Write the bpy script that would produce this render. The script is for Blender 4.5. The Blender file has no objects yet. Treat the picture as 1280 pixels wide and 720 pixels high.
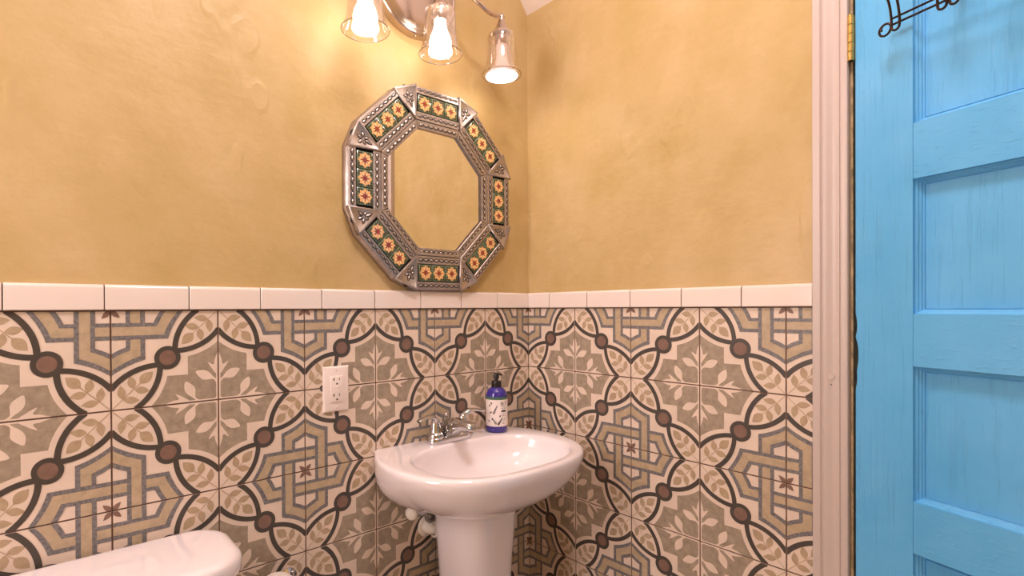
import bpy, bmesh, math, random
from mathutils import Vector, Matrix

random.seed(7)
S = bpy.context.scene
COL = S.collection
PI = math.pi

# ------------------------------------------------------------------ camera
H = 1.2192                                   # top of the patterned tile
cam_d = bpy.data.cameras.new('camera')
cam = bpy.data.objects.new('camera', cam_d)
COL.objects.link(cam)
S.camera = cam
YAW, PITCH, ROLL, FPX, CY, CX = 0.689, -0.0055, -0.0052, 656.58, 388.78, 579.77
_f = Vector((math.sin(YAW) * math.cos(PITCH), math.cos(YAW) * math.cos(PITCH), math.sin(PITCH)))
_r = Vector((math.cos(YAW), -math.sin(YAW), 0))
_u = _r.cross(_f)
_r, _u = (math.cos(ROLL) * _r + math.sin(ROLL) * _u), (math.cos(ROLL) * _u - math.sin(ROLL) * _r)
M4 = Matrix(((_r.x, _u.x, -_f.x, -1.3429), (_r.y, _u.y, -_f.y, -1.2751), (_r.z, _u.z, -_f.z, H + 0.0014), (0, 0, 0, 1)))
cam.matrix_world = M4
cam_d.sensor_fit = 'HORIZONTAL'
cam_d.sensor_width = 36.0
cam_d.lens = FPX * 36.0 / 1280.0
cam_d.shift_x = (640 - CX) / 1280.0
cam_d.shift_y = (CY - 360) / 1280.0
cam_d.clip_start = 0.02

# ------------------------------------------------------------------ light and exposure
BULB = 19.0            # emission of the vanity bulbs
FILL_LAMP = 64.0       # emission of the added ceiling lamp, out of view, for fill
S.view_settings.view_transform = 'Standard'
S.view_settings.look = 'None'
S.view_settings.gamma = 1
S.view_settings.use_curve_mapping = False
FILL_WINDOW = 11.0           # emission of the unseen window added in the left wall as fill
S.view_settings.exposure = -0.02
w = bpy.data.worlds.new('world')
S.world = w
w.use_nodes = True
w.node_tree.nodes['Background'].inputs[0].default_value = (0.9, 0.85, 0.8, 1)
w.node_tree.nodes['Background'].inputs[1].default_value = 0.15


# ------------------------------------------------------------------ helpers: materials
def lin(r, g, b):
    def f(c):
        c /= 255.0
        return c / 12.92 if c <= 0.04045 else ((c + 0.055) / 1.055) ** 2.4
    return (f(r), f(g), f(b), 1)


class Nodes:
    def __init__(self, name):
        self.m = bpy.data.materials.new(name)
        self.m.use_nodes = True
        self.t = self.m.node_tree
        self.b = self.t.nodes['Principled BSDF']
        self.out = self.t.nodes['Material Output']

    def n(self, kind, **kw):
        nd = self.t.nodes.new(kind)
        for k, v in kw.items():
            if k in nd.inputs:
                nd.inputs[k].default_value = v
            else:
                setattr(nd, k, v)
        return nd

    def link(self, a, b):
        self.t.links.new(a, b)

    def coord(self, scale=(1, 1, 1), kind='Object'):
        tc = self.n('ShaderNodeTexCoord')
        mp = self.n('ShaderNodeMapping')
        mp.inputs['Scale'].default_value = scale
        self.link(tc.outputs[kind], mp.inputs['Vector'])
        return mp.outputs[0]

    def noise(self, vec, scale, detail=4, rough=0.55):
        nz = self.n('ShaderNodeTexNoise')
        nz.inputs['Scale'].default_value = scale
        nz.inputs['Detail'].default_value = detail
        nz.inputs['Roughness'].default_value = rough
        self.link(vec, nz.inputs['Vector'])
        return nz.outputs['Fac']

    def ramp(self, fac, stops):
        r = self.n('ShaderNodeValToRGB')
        e = r.color_ramp.elements
        e[0].position, e[0].color = stops[0]
        e[1].position, e[1].color = stops[-1]
        for p, c in stops[1:-1]:
            x = e.new(p)
            x.color = c
        self.link(fac, r.inputs[0])
        return r.outputs[0]

    def bump(self, height, strength, dist, normal=None):
        b = self.n('ShaderNodeBump')
        b.inputs['Strength'].default_value = strength
        b.inputs['Distance'].default_value = dist
        self.link(height, b.inputs['Height'])
        if normal is not None:
            self.link(normal, b.inputs['Normal'])
        return b.outputs[0]


def plain(name, col, rough=0.5, metal=0.0, var=0.0, vscale=30, bump=0.0, bscale=80, spec=0.5, coat=0.0, stretch=(1, 1, 1)):
    k = Nodes(name)
    k.b.inputs['Base Color'].default_value = col
    k.b.inputs['Roughness'].default_value = rough
    k.b.inputs['Metallic'].default_value = metal
    k.b.inputs['Specular IOR Level'].default_value = spec
    k.b.inputs['Coat Weight'].default_value = coat
    k.b.inputs['Coat Roughness'].default_value = 0.08
    v = k.coord(stretch)
    if var:
        fac = k.noise(v, vscale, 5, 0.65)
        lo = tuple(c * (1 - var) for c in col[:3]) + (1,)
        hi = tuple(min(1, c * (1 + var)) for c in col[:3]) + (1,)
        k.link(k.ramp(fac, [(0.32, lo), (0.68, hi)]), k.b.inputs['Base Color'])
    if bump:
        k.link(k.bump(k.noise(v, bscale, 4), 1.0, bump), k.b.inputs['Normal'])
    return k.m


def wall_paint():
    k = Nodes('yellow_plaster')
    v = k.coord()
    a = k.noise(v, 1.6, 6, 0.6)
    b = k.noise(v, 6.5, 8, 0.7)
    c = k.noise(k.coord((1.0, 1.0, 2.2)), 3.2, 5, 0.6)
    col1 = k.ramp(a, [(0.3, lin(184, 156, 98)), (0.5, lin(195, 167, 115)), (0.72, lin(207, 181, 136))])
    col2 = k.ramp(b, [(0.35, lin(180, 154, 94)), (0.66, lin(208, 180, 136))])
    mx = k.n('ShaderNodeMix', data_type='RGBA')
    mx.inputs[0].default_value = 0.4
    k.link(col1, mx.inputs[6])
    k.link(col2, mx.inputs[7])
    k.link(mx.outputs[2], k.b.inputs['Base Color'])
    k.b.inputs['Roughness'].default_value = 0.42
    k.b.inputs['Specular IOR Level'].default_value = 0.35
    n1 = k.bump(c, 1.0, 0.0045)
    n2 = k.bump(b, 1.0, 0.0016, n1)
    tw = k.noise(k.coord((1.0, 1.0, 0.55)), 4.5, 3, 0.75)
    ridge = k.ramp(tw, [(0.60, (0, 0, 0, 1)), (0.64, (1, 1, 1, 1)), (0.70, (0.2, 0.2, 0.2, 1))])
    n3 = k.bump(ridge, 0.6, 0.0018, n2)
    k.link(n3, k.b.inputs['Normal'])
    return k.m


def door_paint(name, stretch):
    k = Nodes(name)
    v = k.coord()
    g = k.coord(stretch)
    a = k.noise(v, 5, 5, 0.6)
    col = k.ramp(a, [(0.3, lin(86, 172, 226)), (0.7, lin(106, 186, 238))])
    k.link(col, k.b.inputs['Base Color'])
    k.b.inputs['Roughness'].default_value = 0.36
    gr = k.noise(g, 14, 5, 0.7)
    sh = k.ramp(gr, [(0.55, (0, 0, 0, 1)), (0.75, (1, 1, 1, 1))])
    n1 = k.bump(gr, 0.6, 0.0008)
    n2 = k.bump(sh, 0.8, 0.0010, n1)
    k.link(n2, k.b.inputs['Normal'])
    return k.m


def thin_glass(name, tint=(0.97, 0.95, 0.94, 1)):
    k = Nodes(name)
    tr = k.n('ShaderNodeBsdfTransparent')
    tr.inputs[0].default_value = tint
    gl = k.n('ShaderNodeBsdfGlossy')
    gl.inputs['Color'].default_value = (1, 1, 1, 1)
    gl.inputs['Roughness'].default_value = 0.03
    lw = k.n('ShaderNodeLayerWeight')
    lw.inputs[0].default_value = 0.25
    fr = k.n('ShaderNodeMath', operation='MULTIPLY_ADD')
    fr.inputs[1].default_value = 0.7
    fr.inputs[2].default_value = 0.05
    k.link(lw.outputs['Facing'], fr.inputs[0])
    mx = k.n('ShaderNodeMixShader')
    k.link(fr.outputs[0], mx.inputs[0])
    k.link(tr.outputs[0], mx.inputs[1])
    k.link(gl.outputs[0], mx.inputs[2])
    k.link(mx.outputs[0], k.out.inputs['Surface'])
    return k.m


def emitter(name, col, strength):
    k = Nodes(name)
    k.b.inputs['Base Color'].default_value = (0.9, 0.88, 0.85, 1)
    k.b.inputs['Emission Color'].default_value = col
    k.b.inputs['Emission Strength'].default_value = strength
    return k.m


MT = {}
MT['wall'] = wall_paint()
MT['ceiling'] = plain('ceiling_white', lin(236, 222, 212), 0.7, bump=0.001, bscale=30)
MT['floor'] = plain('floor_stone', lin(205, 194, 184), 0.5, var=0.2, vscale=9)
MT['cream'] = plain('tile_cream', lin(226, 206, 188), 0.42, var=0.06, vscale=18)
MT['taupe'] = plain('tile_taupe', lin(160, 144, 124), 0.42, var=0.2, vscale=60)
MT['charcoal'] = plain('tile_charcoal', lin(74, 67, 61), 0.42, var=0.13, vscale=40)
MT['slate'] = plain('tile_slate', lin(118, 114, 114), 0.42, var=0.42, vscale=170)
MT['ochre'] = plain('tile_ochre', lin(184, 163, 134), 0.42, var=0.15, vscale=50)
MT['leaf'] = plain('tile_leaf', lin(180, 157, 127), 0.42, var=0.11, vscale=60)
MT['rust'] = plain('tile_rust', lin(128, 99, 86), 0.42, var=0.12, vscale=60)
MT['grout'] = plain('grout_brown', lin(112, 86, 72), 0.9, var=0.2, vscale=60)
MT['cap'] = plain('glazed_cap', lin(232, 218, 209), 0.14, coat=0.3)
MT['porcelain'] = plain('porcelain', lin(240, 230, 231), 0.1, coat=0.6)
MT['casing'] = plain('casing_paint', lin(200, 184, 176), 0.35, bump=0.0006, bscale=60)
MT['jamb'] = plain('jamb_paint', lin(150, 128, 96), 0.6, var=0.5, vscale=40)
MT['door_v'] = door_paint('door_paint_vertical', (9, 9, 0.45))
MT['door_h'] = door_paint('door_paint_horizontal', (3, 0.5, 9))
MT['brass'] = plain('hinge_brass', lin(214, 186, 112), 0.32, 0.9, var=0.1, vscale=50)
MT['bronze'] = plain('dark_bronze', lin(64, 48, 42), 0.28, 0.85)
MT['nickel'] = plain('brushed_nickel', lin(196, 180, 170), 0.24, 1.0, bump=0.0002, bscale=200)
MT['chrome'] = plain('chrome', lin(198, 196, 196), 0.11, 1.0)
MT['tin'] = plain('pressed_tin', lin(178, 166, 160), 0.4, 0.9, var=0.15, vscale=40, bump=0.0008, bscale=90)
MT['tin_dark'] = plain('tin_patina', lin(58, 52, 52), 0.5, 0.7)
MT['tal_green'] = plain('talavera_green', lin(96, 112, 84), 0.2, var=0.3, vscale=120, coat=0.5)
MT['tal_dark'] = plain('talavera_dark', lin(52, 52, 40), 0.2, coat=0.5)
MT['tal_cream'] = plain('talavera_cream', lin(228, 172, 108), 0.2, var=0.1, vscale=150, coat=0.5)
MT['tal_orange'] = plain('talavera_orange', lin(238, 202, 152), 0.2, var=0.2, vscale=200, coat=0.5)
MT['tal_red'] = plain('talavera_red', lin(140, 56, 36), 0.2, coat=0.5)
MT['mirror'] = plain('mirror_silver', (0.86, 0.86, 0.84, 1), 0.01, 1.0)
MT['glass'] = thin_glass('clear_glass')
MT['rimglass'] = thin_glass('glass_rim', (0.66, 0.63, 0.62, 1))
MT['bulb'] = emitter('bulb_glow', (1.0, 0.84, 0.74, 1), BULB)
MT['stem'] = plain('bulb_stem', lin(236, 214, 206), 0.35)
MT['plastic'] = plain('white_plastic', lin(240, 226, 218), 0.3)
MT['dark'] = plain('black_void', lin(28, 24, 22), 0.7)
MT['black'] = plain('black_plastic', lin(30, 27, 28), 0.3)
MT['pvc'] = plain('white_pvc', lin(232, 222, 208), 0.35)
MT['paper'] = plain('tissue_paper', lin(244, 234, 228), 0.9, bump=0.0006, bscale=160)
MT['card'] = plain('card_tube', lin(160, 130, 100), 0.9)
MT['label'] = plain('paper_label', lin(238, 224, 218), 0.45)
MT['green_band'] = plain('label_green', lin(70, 106, 84), 0.4)
MT['ink'] = plain('label_ink', lin(52, 58, 54), 0.5)
MT['ink_light'] = plain('label_ink_light', lin(128, 134, 124), 0.5)
MT['hose'] = plain('braided_hose', lin(150, 146, 142), 0.3, 0.8, var=0.4, vscale=400)


def purple():
    k = Nodes('purple_liquid_bottle')
    k.b.inputs['Base Color'].default_value = lin(62, 44, 158)
    k.b.inputs['Roughness'].default_value = 0.08
    k.b.inputs['Coat Weight'].default_value = 0.5
    k.b.inputs['Transmission Weight'].default_value = 0.25
    return k.m


MT['purple'] = purple()


# ------------------------------------------------------------------ helpers: meshes
class MB:
    """Collects geometry for ONE mesh object."""

    def __init__(self):
        self.bm = bmesh.new()
        self.mats = []

    def mi(self, mat):
        if mat not in self.mats:
            self.mats.append(mat)
        return self.mats.index(mat)

    def poly(self, pts, mat):
        vs = [self.bm.verts.new(p) for p in pts]
        try:
            f = self.bm.faces.new(vs)
        except ValueError:
            return None
        f.material_index = self.mi(mat)
        return f

    def box(self, lo, hi, mat, bevel=0.0, seg=2, xf=None):
        r = bmesh.ops.create_cube(self.bm, size=1)
        c = [(lo[i] + hi[i]) / 2 for i in range(3)]
        d = [hi[i] - lo[i] for i in range(3)]
        vs = r['verts']
        for v in vs:
            v.co = Vector((c[0] + v.co.x * d[0], c[1] + v.co.y * d[1], c[2] + v.co.z * d[2]))
        k = self.mi(mat)
        fs = {f for v in vs for f in v.link_faces}
        for f in fs:
            f.material_index = k
        if bevel:
            es = list({e for v in vs for e in v.link_edges})
            rb = bmesh.ops.bevel(self.bm, geom=es, offset=bevel, segments=seg, profile=0.5, affect='EDGES')
            for f in rb['faces']:
                f.material_index = k
            vs = list({v for f in rb['faces'] for v in f.verts} | {v for v in vs if v.is_valid})
        if xf is not None:
            for v in vs:
                v.co = xf @ v.co
        return vs

    def rings(self, rings, mat, cap0=True, cap1=True, closed=True):
        k = self.mi(mat)
        rv = [[self.bm.verts.new(p) for p in r] for r in rings]
        n = len(rv[0])
        for a, b in zip(rv[:-1], rv[1:]):
            for i in range(n if closed else n - 1):
                j = (i + 1) % n
                try:
                    f = self.bm.faces.new((a[i], a[j], b[j], b[i]))
                    f.material_index = k
                except ValueError:
                    pass
        if cap0:
            f = self.bm.faces.new(list(reversed(rv[0])))
            f.material_index = k
        if cap1:
            f = self.bm.faces.new(rv[-1])
            f.material_index = k
        return rv

    def lathe(self, prof, mat, o=(0, 0, 0), axis='Z', n=40, cap0=True, cap1=True):
        """prof: (radius, height) list; axis: direction vector or letter."""
        ax = {'X': Vector((1, 0, 0)), 'Y': Vector((0, 1, 0)), 'Z': Vector((0, 0, 1))}.get(axis, axis) if isinstance(axis, str) else Vector(axis).normalized()
        t = Vector((0, 0, 1)) if abs(ax.z) < 0.9 else Vector((1, 0, 0))
        e1 = t.cross(ax).normalized()
        e2 = ax.cross(e1)
        o = Vector(o)
        rs = []
        for r, h in prof:
            r = max(r, 1e-5)
            rs.append([o + ax * h + e1 * (r * math.cos(2 * PI * i / n)) + e2 * (r * math.sin(2 * PI * i / n)) for i in range(n)])
        return self.rings(rs, mat, cap0, cap1)

    def tube(self, path, rad, mat, n=12, closed=False, caps=True):
        P = [Vector(p) for p in path]
        m = len(P)
        rad = rad if isinstance(rad, (list, tuple)) else [rad] * m
        tang = []
        for i in range(m):
            if closed:
                d = P[(i + 1) % m] - P[i - 1]
            else:
                d = P[min(i + 1, m - 1)] - P[max(i - 1, 0)]
            tang.append(d.normalized())
        t0 = tang[0]
        up = Vector((0, 0, 1)) if abs(t0.z) < 0.9 else Vector((1, 0, 0))
        nrm = (up - t0 * up.dot(t0)).normalized()
        rs = []
        for i in range(m):
            nrm = (nrm - tang[i] * nrm.dot(tang[i])).normalized()
            bn = tang[i].cross(nrm)
            rs.append([P[i] + nrm * (rad[i] * math.cos(2 * PI * k / n)) + bn * (rad[i] * math.sin(2 * PI * k / n)) for k in range(n)])
        if closed:
            rs.append(rs[0])
            return self.rings(rs, mat, False, False)
        return self.rings(rs, mat, caps, caps)

    def prism(self, pts, vec, mat):
        v = Vector(vec)
        a = [Vector(p) for p in pts]
        return self.rings([a, [p + v for p in a]], mat)

    def build(self, name, parent=None, angle=35, smooth=True, weld=True):
        bm = self.bm
        if weld:
            bmesh.ops.remove_doubles(bm, verts=bm.verts, dist=1e-6)
            bmesh.ops.recalc_face_normals(bm, faces=bm.faces)
        for f in bm.faces:
            f.smooth = smooth
        lim = math.radians(angle)
        for e in bm.edges:
            if len(e.link_faces) == 2:
                e.smooth = e.calc_face_angle(0) < lim
            else:
                e.smooth = False
        me = bpy.data.meshes.new(name)
        bm.to_mesh(me)
        bm.free()
        for m in self.mats:
            me.materials.append(m)
        o = bpy.data.objects.new(name, me)
        COL.objects.link(o)
        if parent is not None:
            o.parent = parent
        return o


def tag(o, label, cat, group=None):
    o['label'] = label
    o['category'] = cat
    if group:
        o['group'] = group
    return o


def thing(name, loc, label, cat, group=None):
    o = bpy.data.objects.new(name, None)
    o.empty_display_size = 0.05
    o.location = loc
    COL.objects.link(o)
    return tag(o, label, cat, group)


def struct(o):
    o['kind'] = 'structure'
    return o


def catmull(pts, per=8, closed=False):
    P = [Vector(p) for p in pts]
    n = len(P)
    out = []
    rng = range(n if closed else n - 1)
    for i in rng:
        p1, p2 = P[i], P[(i + 1) % n]
        p0 = P[i - 1] if (closed or i > 0) else p1 * 2 - p2
        p3 = P[(i + 2) % n] if (closed or i + 2 < n) else p2 * 2 - p1
        for k in range(per):
            t = k / per
            out.append(0.5 * ((2 * p1) + (p2 - p0) * t + (2 * p0 - 5 * p1 + 4 * p2 - p3) * t * t + (3 * p1 - p0 - 3 * p2 + p3) * t ** 3))
    if not closed:
        out.append(P[-1].copy())
    return out


# ------------------------------------------------------------------ room shell
RX, RY, WT = -2.4, -1.95, 0.12          # extents of the room, wall thickness
PL = 0.006                               # plaster plane, behind the tile face
DY0, DY1, DZ = -0.936, -1.70, 1.985      # door opening in the right wall


def shell_box(name, lo, hi, mat):
    m = MB()
    m.box(lo, hi, mat)
    return struct(m.build(name))


shell_box('floor', (RX - WT, RY - WT, -0.1), (PL + WT, PL + WT, 0.0), MT['floor'])
ZC = 2.244
ZT = 2.80
XS = -(ZT - ZC) / math.tan(math.radians(54))
m = MB()                                   # ceiling: a steep sloped strip over the right wall, then flat
pf = [(PL, ZC), (XS, ZT), (RX, ZT), (RX, ZT + 0.1), (XS, ZT + 0.1), (PL + WT, ZT + 0.1), (PL + WT, ZC)]
m.prism([(x, RY - WT, z) for x, z in pf], (0, -RY + WT + PL, 0), MT['ceiling'])
struct(m.build('ceiling'))
shell_box('wall_back', (RX - WT, PL, 0), (PL + WT, PL + WT, ZT + 0.1), MT['wall'])
shell_box('wall_front', (RX - WT, RY - WT, 0), (PL + WT, RY, ZT + 0.1), MT['wall'])
WY0, WY1, WZ0, WZ1 = -0.80, -0.12, 1.10, 2.35     # opening for the added fill window, out of view
m = MB()
m.box((RX - WT, RY, 0), (RX, WY0, ZT + 0.1), MT['wall'])
m.box((RX - WT, WY1, 0), (RX, PL, ZT + 0.1), MT['wall'])
m.box((RX - WT, WY0, 0), (RX, WY1, WZ0), MT['wall'])
m.box((RX - WT, WY0, WZ1), (RX, WY1, ZT + 0.1), MT['wall'])
struct(m.build('wall_left'))
win = MB()
fw = 0.05
win.box((RX - 0.07, WY0, WZ0), (RX - 0.02, WY0 + fw, WZ1), MT['casing'], 0.003)
win.box((RX - 0.07, WY1 - fw, WZ0), (RX - 0.02, WY1, WZ1), MT['casing'], 0.003)
win.box((RX - 0.07, WY0 + fw, WZ0), (RX - 0.02, WY1 - fw, WZ0 + fw), MT['casing'], 0.003)
win.box((RX - 0.07, WY0 + fw, WZ1 - fw), (RX - 0.02, WY1 - fw, WZ1), MT['casing'], 0.003)
win.box((RX - 0.065, WY0 + fw, (WZ0 + WZ1) / 2 - 0.02), (RX - 0.025, WY1 - fw, (WZ0 + WZ1) / 2 + 0.02), MT['casing'], 0.003)
win = struct(win.build('fill_window_1'))
m = MB()
m.box((RX - 0.05, WY0 + fw, WZ0 + fw), (RX - 0.045, WY1 - fw, WZ1 - fw), emitter('fill_pane_glow', (1.0, 0.88, 0.88, 1), FILL_WINDOW))
m.build('fill_pane', win)
m = MB()                                   # right wall with the door opening
m.box((PL, DY0, 0), (PL + WT, PL, ZC + 0.02), MT['wall'])
m.box((PL, RY, 0), (PL + WT, DY1, ZC + 0.02), MT['wall'])
m.box((PL, DY1, DZ), (PL + WT, DY0, ZC + 0.02), MT['wall'])
struct(m.build('wall_right'))

# ------------------------------------------------------------------ patterned tile
T = 0.2032


def arc3(a, b, c, n=14):
    """points of the circle through a, b, c from a to c"""
    ax, ay = a
    bx, by = b
    cx, cy = c
    d = 2 * (ax * (by - cy) + bx * (cy - ay) + cx * (ay - by))
    ux = ((ax * ax + ay * ay) * (by - cy) + (bx * bx + by * by) * (cy - ay) + (cx * cx + cy * cy) * (ay - by)) / d
    uy = ((ax * ax + ay * ay) * (cx - bx) + (bx * bx + by * by) * (ax - cx) + (cx * cx + cy * cy) * (bx - ax)) / d
    r = math.hypot(ax - ux, ay - uy)
    t0 = math.atan2(ay - uy, ax - ux)
    t1 = math.atan2(cy - uy, cx - ux)
    while t1 - t0 > PI:
        t1 -= 2 * PI
    while t1 - t0 < -PI:
        t1 += 2 * PI
    return [(ux + r * math.cos(t0 + (t1 - t0) * i / n), uy + r * math.sin(t0 + (t1 - t0) * i / n)) for i in range(n + 1)]


def offs(pts, d):
    out = []
    for i, p in enumerate(pts):
        a = pts[max(i - 1, 0)]
        b = pts[min(i + 1, len(pts) - 1)]
        tx, ty = b[0] - a[0], b[1] - a[1]
        l = math.hypot(tx, ty)
        out.append((p[0] - ty / l * d, p[1] + tx / l * d))
    return out


def band(pts, wd):
    return offs(pts, wd / 2) + list(reversed(offs(pts, -wd / 2)))


def blade(base, tip, wd, n=8, skew=0.45):
    """a pointed leaf from base to tip"""
    dx, dy = tip[0] - base[0], tip[1] - base[1]
    l = math.hypot(dx, dy)
    nx, ny = -dy / l, dx / l
    L, R = [], []
    for i in range(n + 1):
        t = i / n
        h = wd * (math.sin(PI * t ** (math.log(0.5) / math.log(skew)))) if 0 < t < 1 else 0
        L.append((base[0] + dx * t + nx * h, base[1] + dy * t + ny * h))
        R.append((base[0] + dx * t - nx * h, base[1] + dy * t - ny * h))
    return L + list(reversed(R[1:-1]))


def smooth2(pts, per=5):
    return [(v.x, v.y) for v in catmull([(x, y, 0) for x, y in pts], per, True)]


def sw(pts):
    return [(t, s) for s, t in pts]


def anti(pts):
    return [(1 - t, 1 - s) for s, t in pts]


def tile_art():
    """polygons of one tile, (layer, material, points); lattice knot at (0,0), floral at (1,1)"""
    A = []
    arcA = arc3((0.792, -0.004), (0.628, 0.182), (0.570, 0.432))       # side of the lens towards the lattice
    arcB = [(1 - t, 1 - s) for s, t in arcA]                          # side of the lens towards the floral
    # taupe floral ground
    e1 = arc3((1.0, 0.342), (0.86, 0.44), (0.693, 0.496))
    g = e1 + [(0.693, 0.694), (0.693, 0.694)][:1] + list(reversed(sw(e1)))
    g = e1 + [(0.694, 0.694)] + [(0.496, 0.693)] + list(reversed(sw(e1)))[1:] + [(1, 1)]
    A.append((1, 'taupe', g))
    # stems along the joints and the cream tulip and leaves
    A.append((2, 'cream', [(0.978, 0.70), (1, 0.70), (1, 1), (0.70, 1), (0.70, 0.978), (0.962, 0.978), (0.978, 0.962)]))
    tul = smooth2([(1.0, 0.470), (0.980, 0.505), (0.962, 0.558), (0.957, 0.598), (0.938, 0.600), (0.895, 0.572), (0.917, 0.620), (0.946, 0.662), (0.968, 0.694), (1.0, 0.708)], 4)
    A.append((2, 'cream', [(min(1, a), b) for a, b in tul]))
    A.append((2, 'cream', [(b, min(1, a)) for a, b in tul]))
    lf = smooth2([(0.770, 0.672), (0.82, 0.657), (0.872, 0.664), (0.916, 0.696), (0.950, 0.740), (0.982, 0.775), (0.985, 0.83), (0.972, 0.795), (0.945, 0.766), (0.90, 0.765), (0.852, 0.764), (0.81, 0.735)], 4)
    A.append((2, 'cream', lf))
    A.append((2, 'cream', sw(lf)))
    # dark lens outlines and disc
    for arc in (arcA, arcB):
        A.append((4, 'charcoal', band(arc, 0.054)))
        A.append((4, 'charcoal', sw(band(arc, 0.054))))
    # leaf sprig in the lens
    sp = [blade((0.748, 0.245), (0.635, 0.365), 0.052), blade((0.800, 0.190), (0.662, 0.160), 0.038), blade((0.808, 0.198), (0.832, 0.334), 0.038),
          blade((0.897, 0.095), (0.756, 0.078), 0.036), blade((0.902, 0.102), (0.920, 0.244), 0.036),
          band([(0.985, 0.012), (0.87, 0.125), (0.74, 0.255), (0.69, 0.31)], 0.007)]
    for p in sp:
        A.append((3, 'leaf', p))
        A.append((3, 'leaf', sw(p)))
    circ = lambda r, n=28: [(0.5 + r * math.cos(2 * PI * i / n), 0.5 + r * math.sin(2 * PI * i / n)) for i in range(n)]
    A.append((5, 'charcoal', circ(0.124)))
    A.append((6, 'rust', circ(0.078)))
    # lattice: the vertical bar below, the horizontal bar above
    o0 = arc3((0.655, 0.0), (0.565, 0.14), (0.506, 0.296))
    o1 = arc3((0.605, 0.0), (0.52, 0.13), (0.466, 0.254))
    i1 = arc3((0.488, 0.0), (0.438, 0.09), (0.405, 0.166))
    i0 = arc3((0.438, 0.0), (0.395, 0.075), (0.372, 0.128))
    outer = o0 + [(0, 0.296), (0, 0.126)] + list(reversed(i0))
    inner = o1 + [(0, 0.254), (0, 0.166)] + list(reversed(i1))
    A.append((3, 'slate', sw(outer)))
    A.append((4, 'ochre', sw(inner)))
    A.append((5, 'slate', outer))
    A.append((6, 'ochre', inner))
    # flower at the knot
    A.append((7, 'rust', blade((0.0, 0.0), (0.078, 0.074), 0.024)))
    A.append((7, 'rust', [(0, 0), (0.022, 0), (0.022, 0.022), (0, 0.022)]))
    A.sort(key=lambda e: e[0])
    return A


ART = tile_art()
GAP = 0.0085                               # half grout joint, in tile units


def clip(pts, axis, lim, keep_less):
    out = []
    n = len(pts)
    for i in range(n):
        a, b = pts[i], pts[(i + 1) % n]
        ia = (a[axis] <= lim) == keep_less or a[axis] == lim
        ib = (b[axis] <= lim) == keep_less or b[axis] == lim
        if ia:
            out.append(a)
        if ia != ib:
            t = (lim - a[axis]) / (b[axis] - a[axis])
            out.append((a[0] + (b[0] - a[0]) * t, a[1] + (b[1] - a[1]) * t))
    return out


def tile_wall(name, place, i0, i1, rows, cut):
    """place(a, z, d): a = distance from the corner, d = height off the tile face; cut = last a"""
    m = MB()
    m.poly([place(0, H - rows * T, -0.0014), place(cut, H - rows * T, -0.0014), place(cut, H + 0.002, -0.0014), place(0, H + 0.002, -0.0014)], MT['grout'])
    for i in range(i0, i1):
        for j in range(rows):
            ku = i if i % 2 == 0 else i + 1
            kv = j if j % 2 == 0 else j + 1
            left_side = name.endswith('back')
            right = (i < ku) if left_side else (i >= ku)      # tile lies to the right of its knot on screen
            below = j >= kv
            hover = right == below
            du = 1 if i >= ku else -1
            dv = 1 if below else -1
            base = [(GAP, GAP), (1 - GAP, GAP), (1 - GAP, 1 - GAP), (GAP, 1 - GAP)]

            def emit(pts, mat, d, lat=True):
                lim = cut / T
                q = pts
                for ax in (0, 1):
                    q = clip(q, ax, GAP, False)
                    if len(q) < 3:
                        return
                    q = clip(q, ax, 1 - GAP, True)
                    if len(q) < 3:
                        return
                q = [(ku + du * s, kv + dv * t) for s, t in q]
                if i + 1 > lim:
                    q = clip(q, 0, lim, True)
                    if len(q) < 3:
                        return
                r = []
                for p in q:
                    if not r or math.hypot(p[0] - r[-1][0], p[1] - r[-1][1]) > 1e-5:
                        r.append(p)
                if len(r) > 2 and math.hypot(r[0][0] - r[-1][0], r[0][1] - r[-1][1]) < 1e-5:
                    r.pop()
                if len(r) > 2:
                    m.poly([place(a * T, H - b * T, d) for a, b in r], mat)
            emit(base, MT['cream'], 0)
            for lay, (_, mat, pts) in enumerate(ART):
                p = pts if hover else sw(pts)
                emit(p, MT[mat], 0.00003 * (lay + 1))
            # edges of the tile down to the grout
            a0, a1 = ku + du * GAP, min(ku + du * (1 - GAP), cut / T) if du > 0 else ku + du * (1 - GAP)
            b0, b1 = kv + dv * GAP, kv + dv * (1 - GAP)
            cs = [(a0, b0), (a1, b0), (a1, b1), (a0, b1)]
            for k in range(4):
                p, q = cs[k], cs[(k + 1) % 4]
                m.poly([place(p[0] * T, H - p[1] * T, 0), place(q[0] * T, H - q[1] * T, 0), place(q[0] * T, H - q[1] * T, -0.0014), place(p[0] * T, H - p[1] * T, -0.0014)], MT['cream'])
    # body behind the faces
    o = m.build(name, weld=False, smooth=False)
    return struct(o)


pb = lambda a, z, d: (-a, -d, z)
pr = lambda a, z, d: (-d, -a, z)
t1 = tile_wall('trim_1_back', pb, 0, 12, 6, 12 * T - 0.04)
t2 = tile_wall('trim_2_right', pr, 0, 5, 6, 0.8682)


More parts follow.
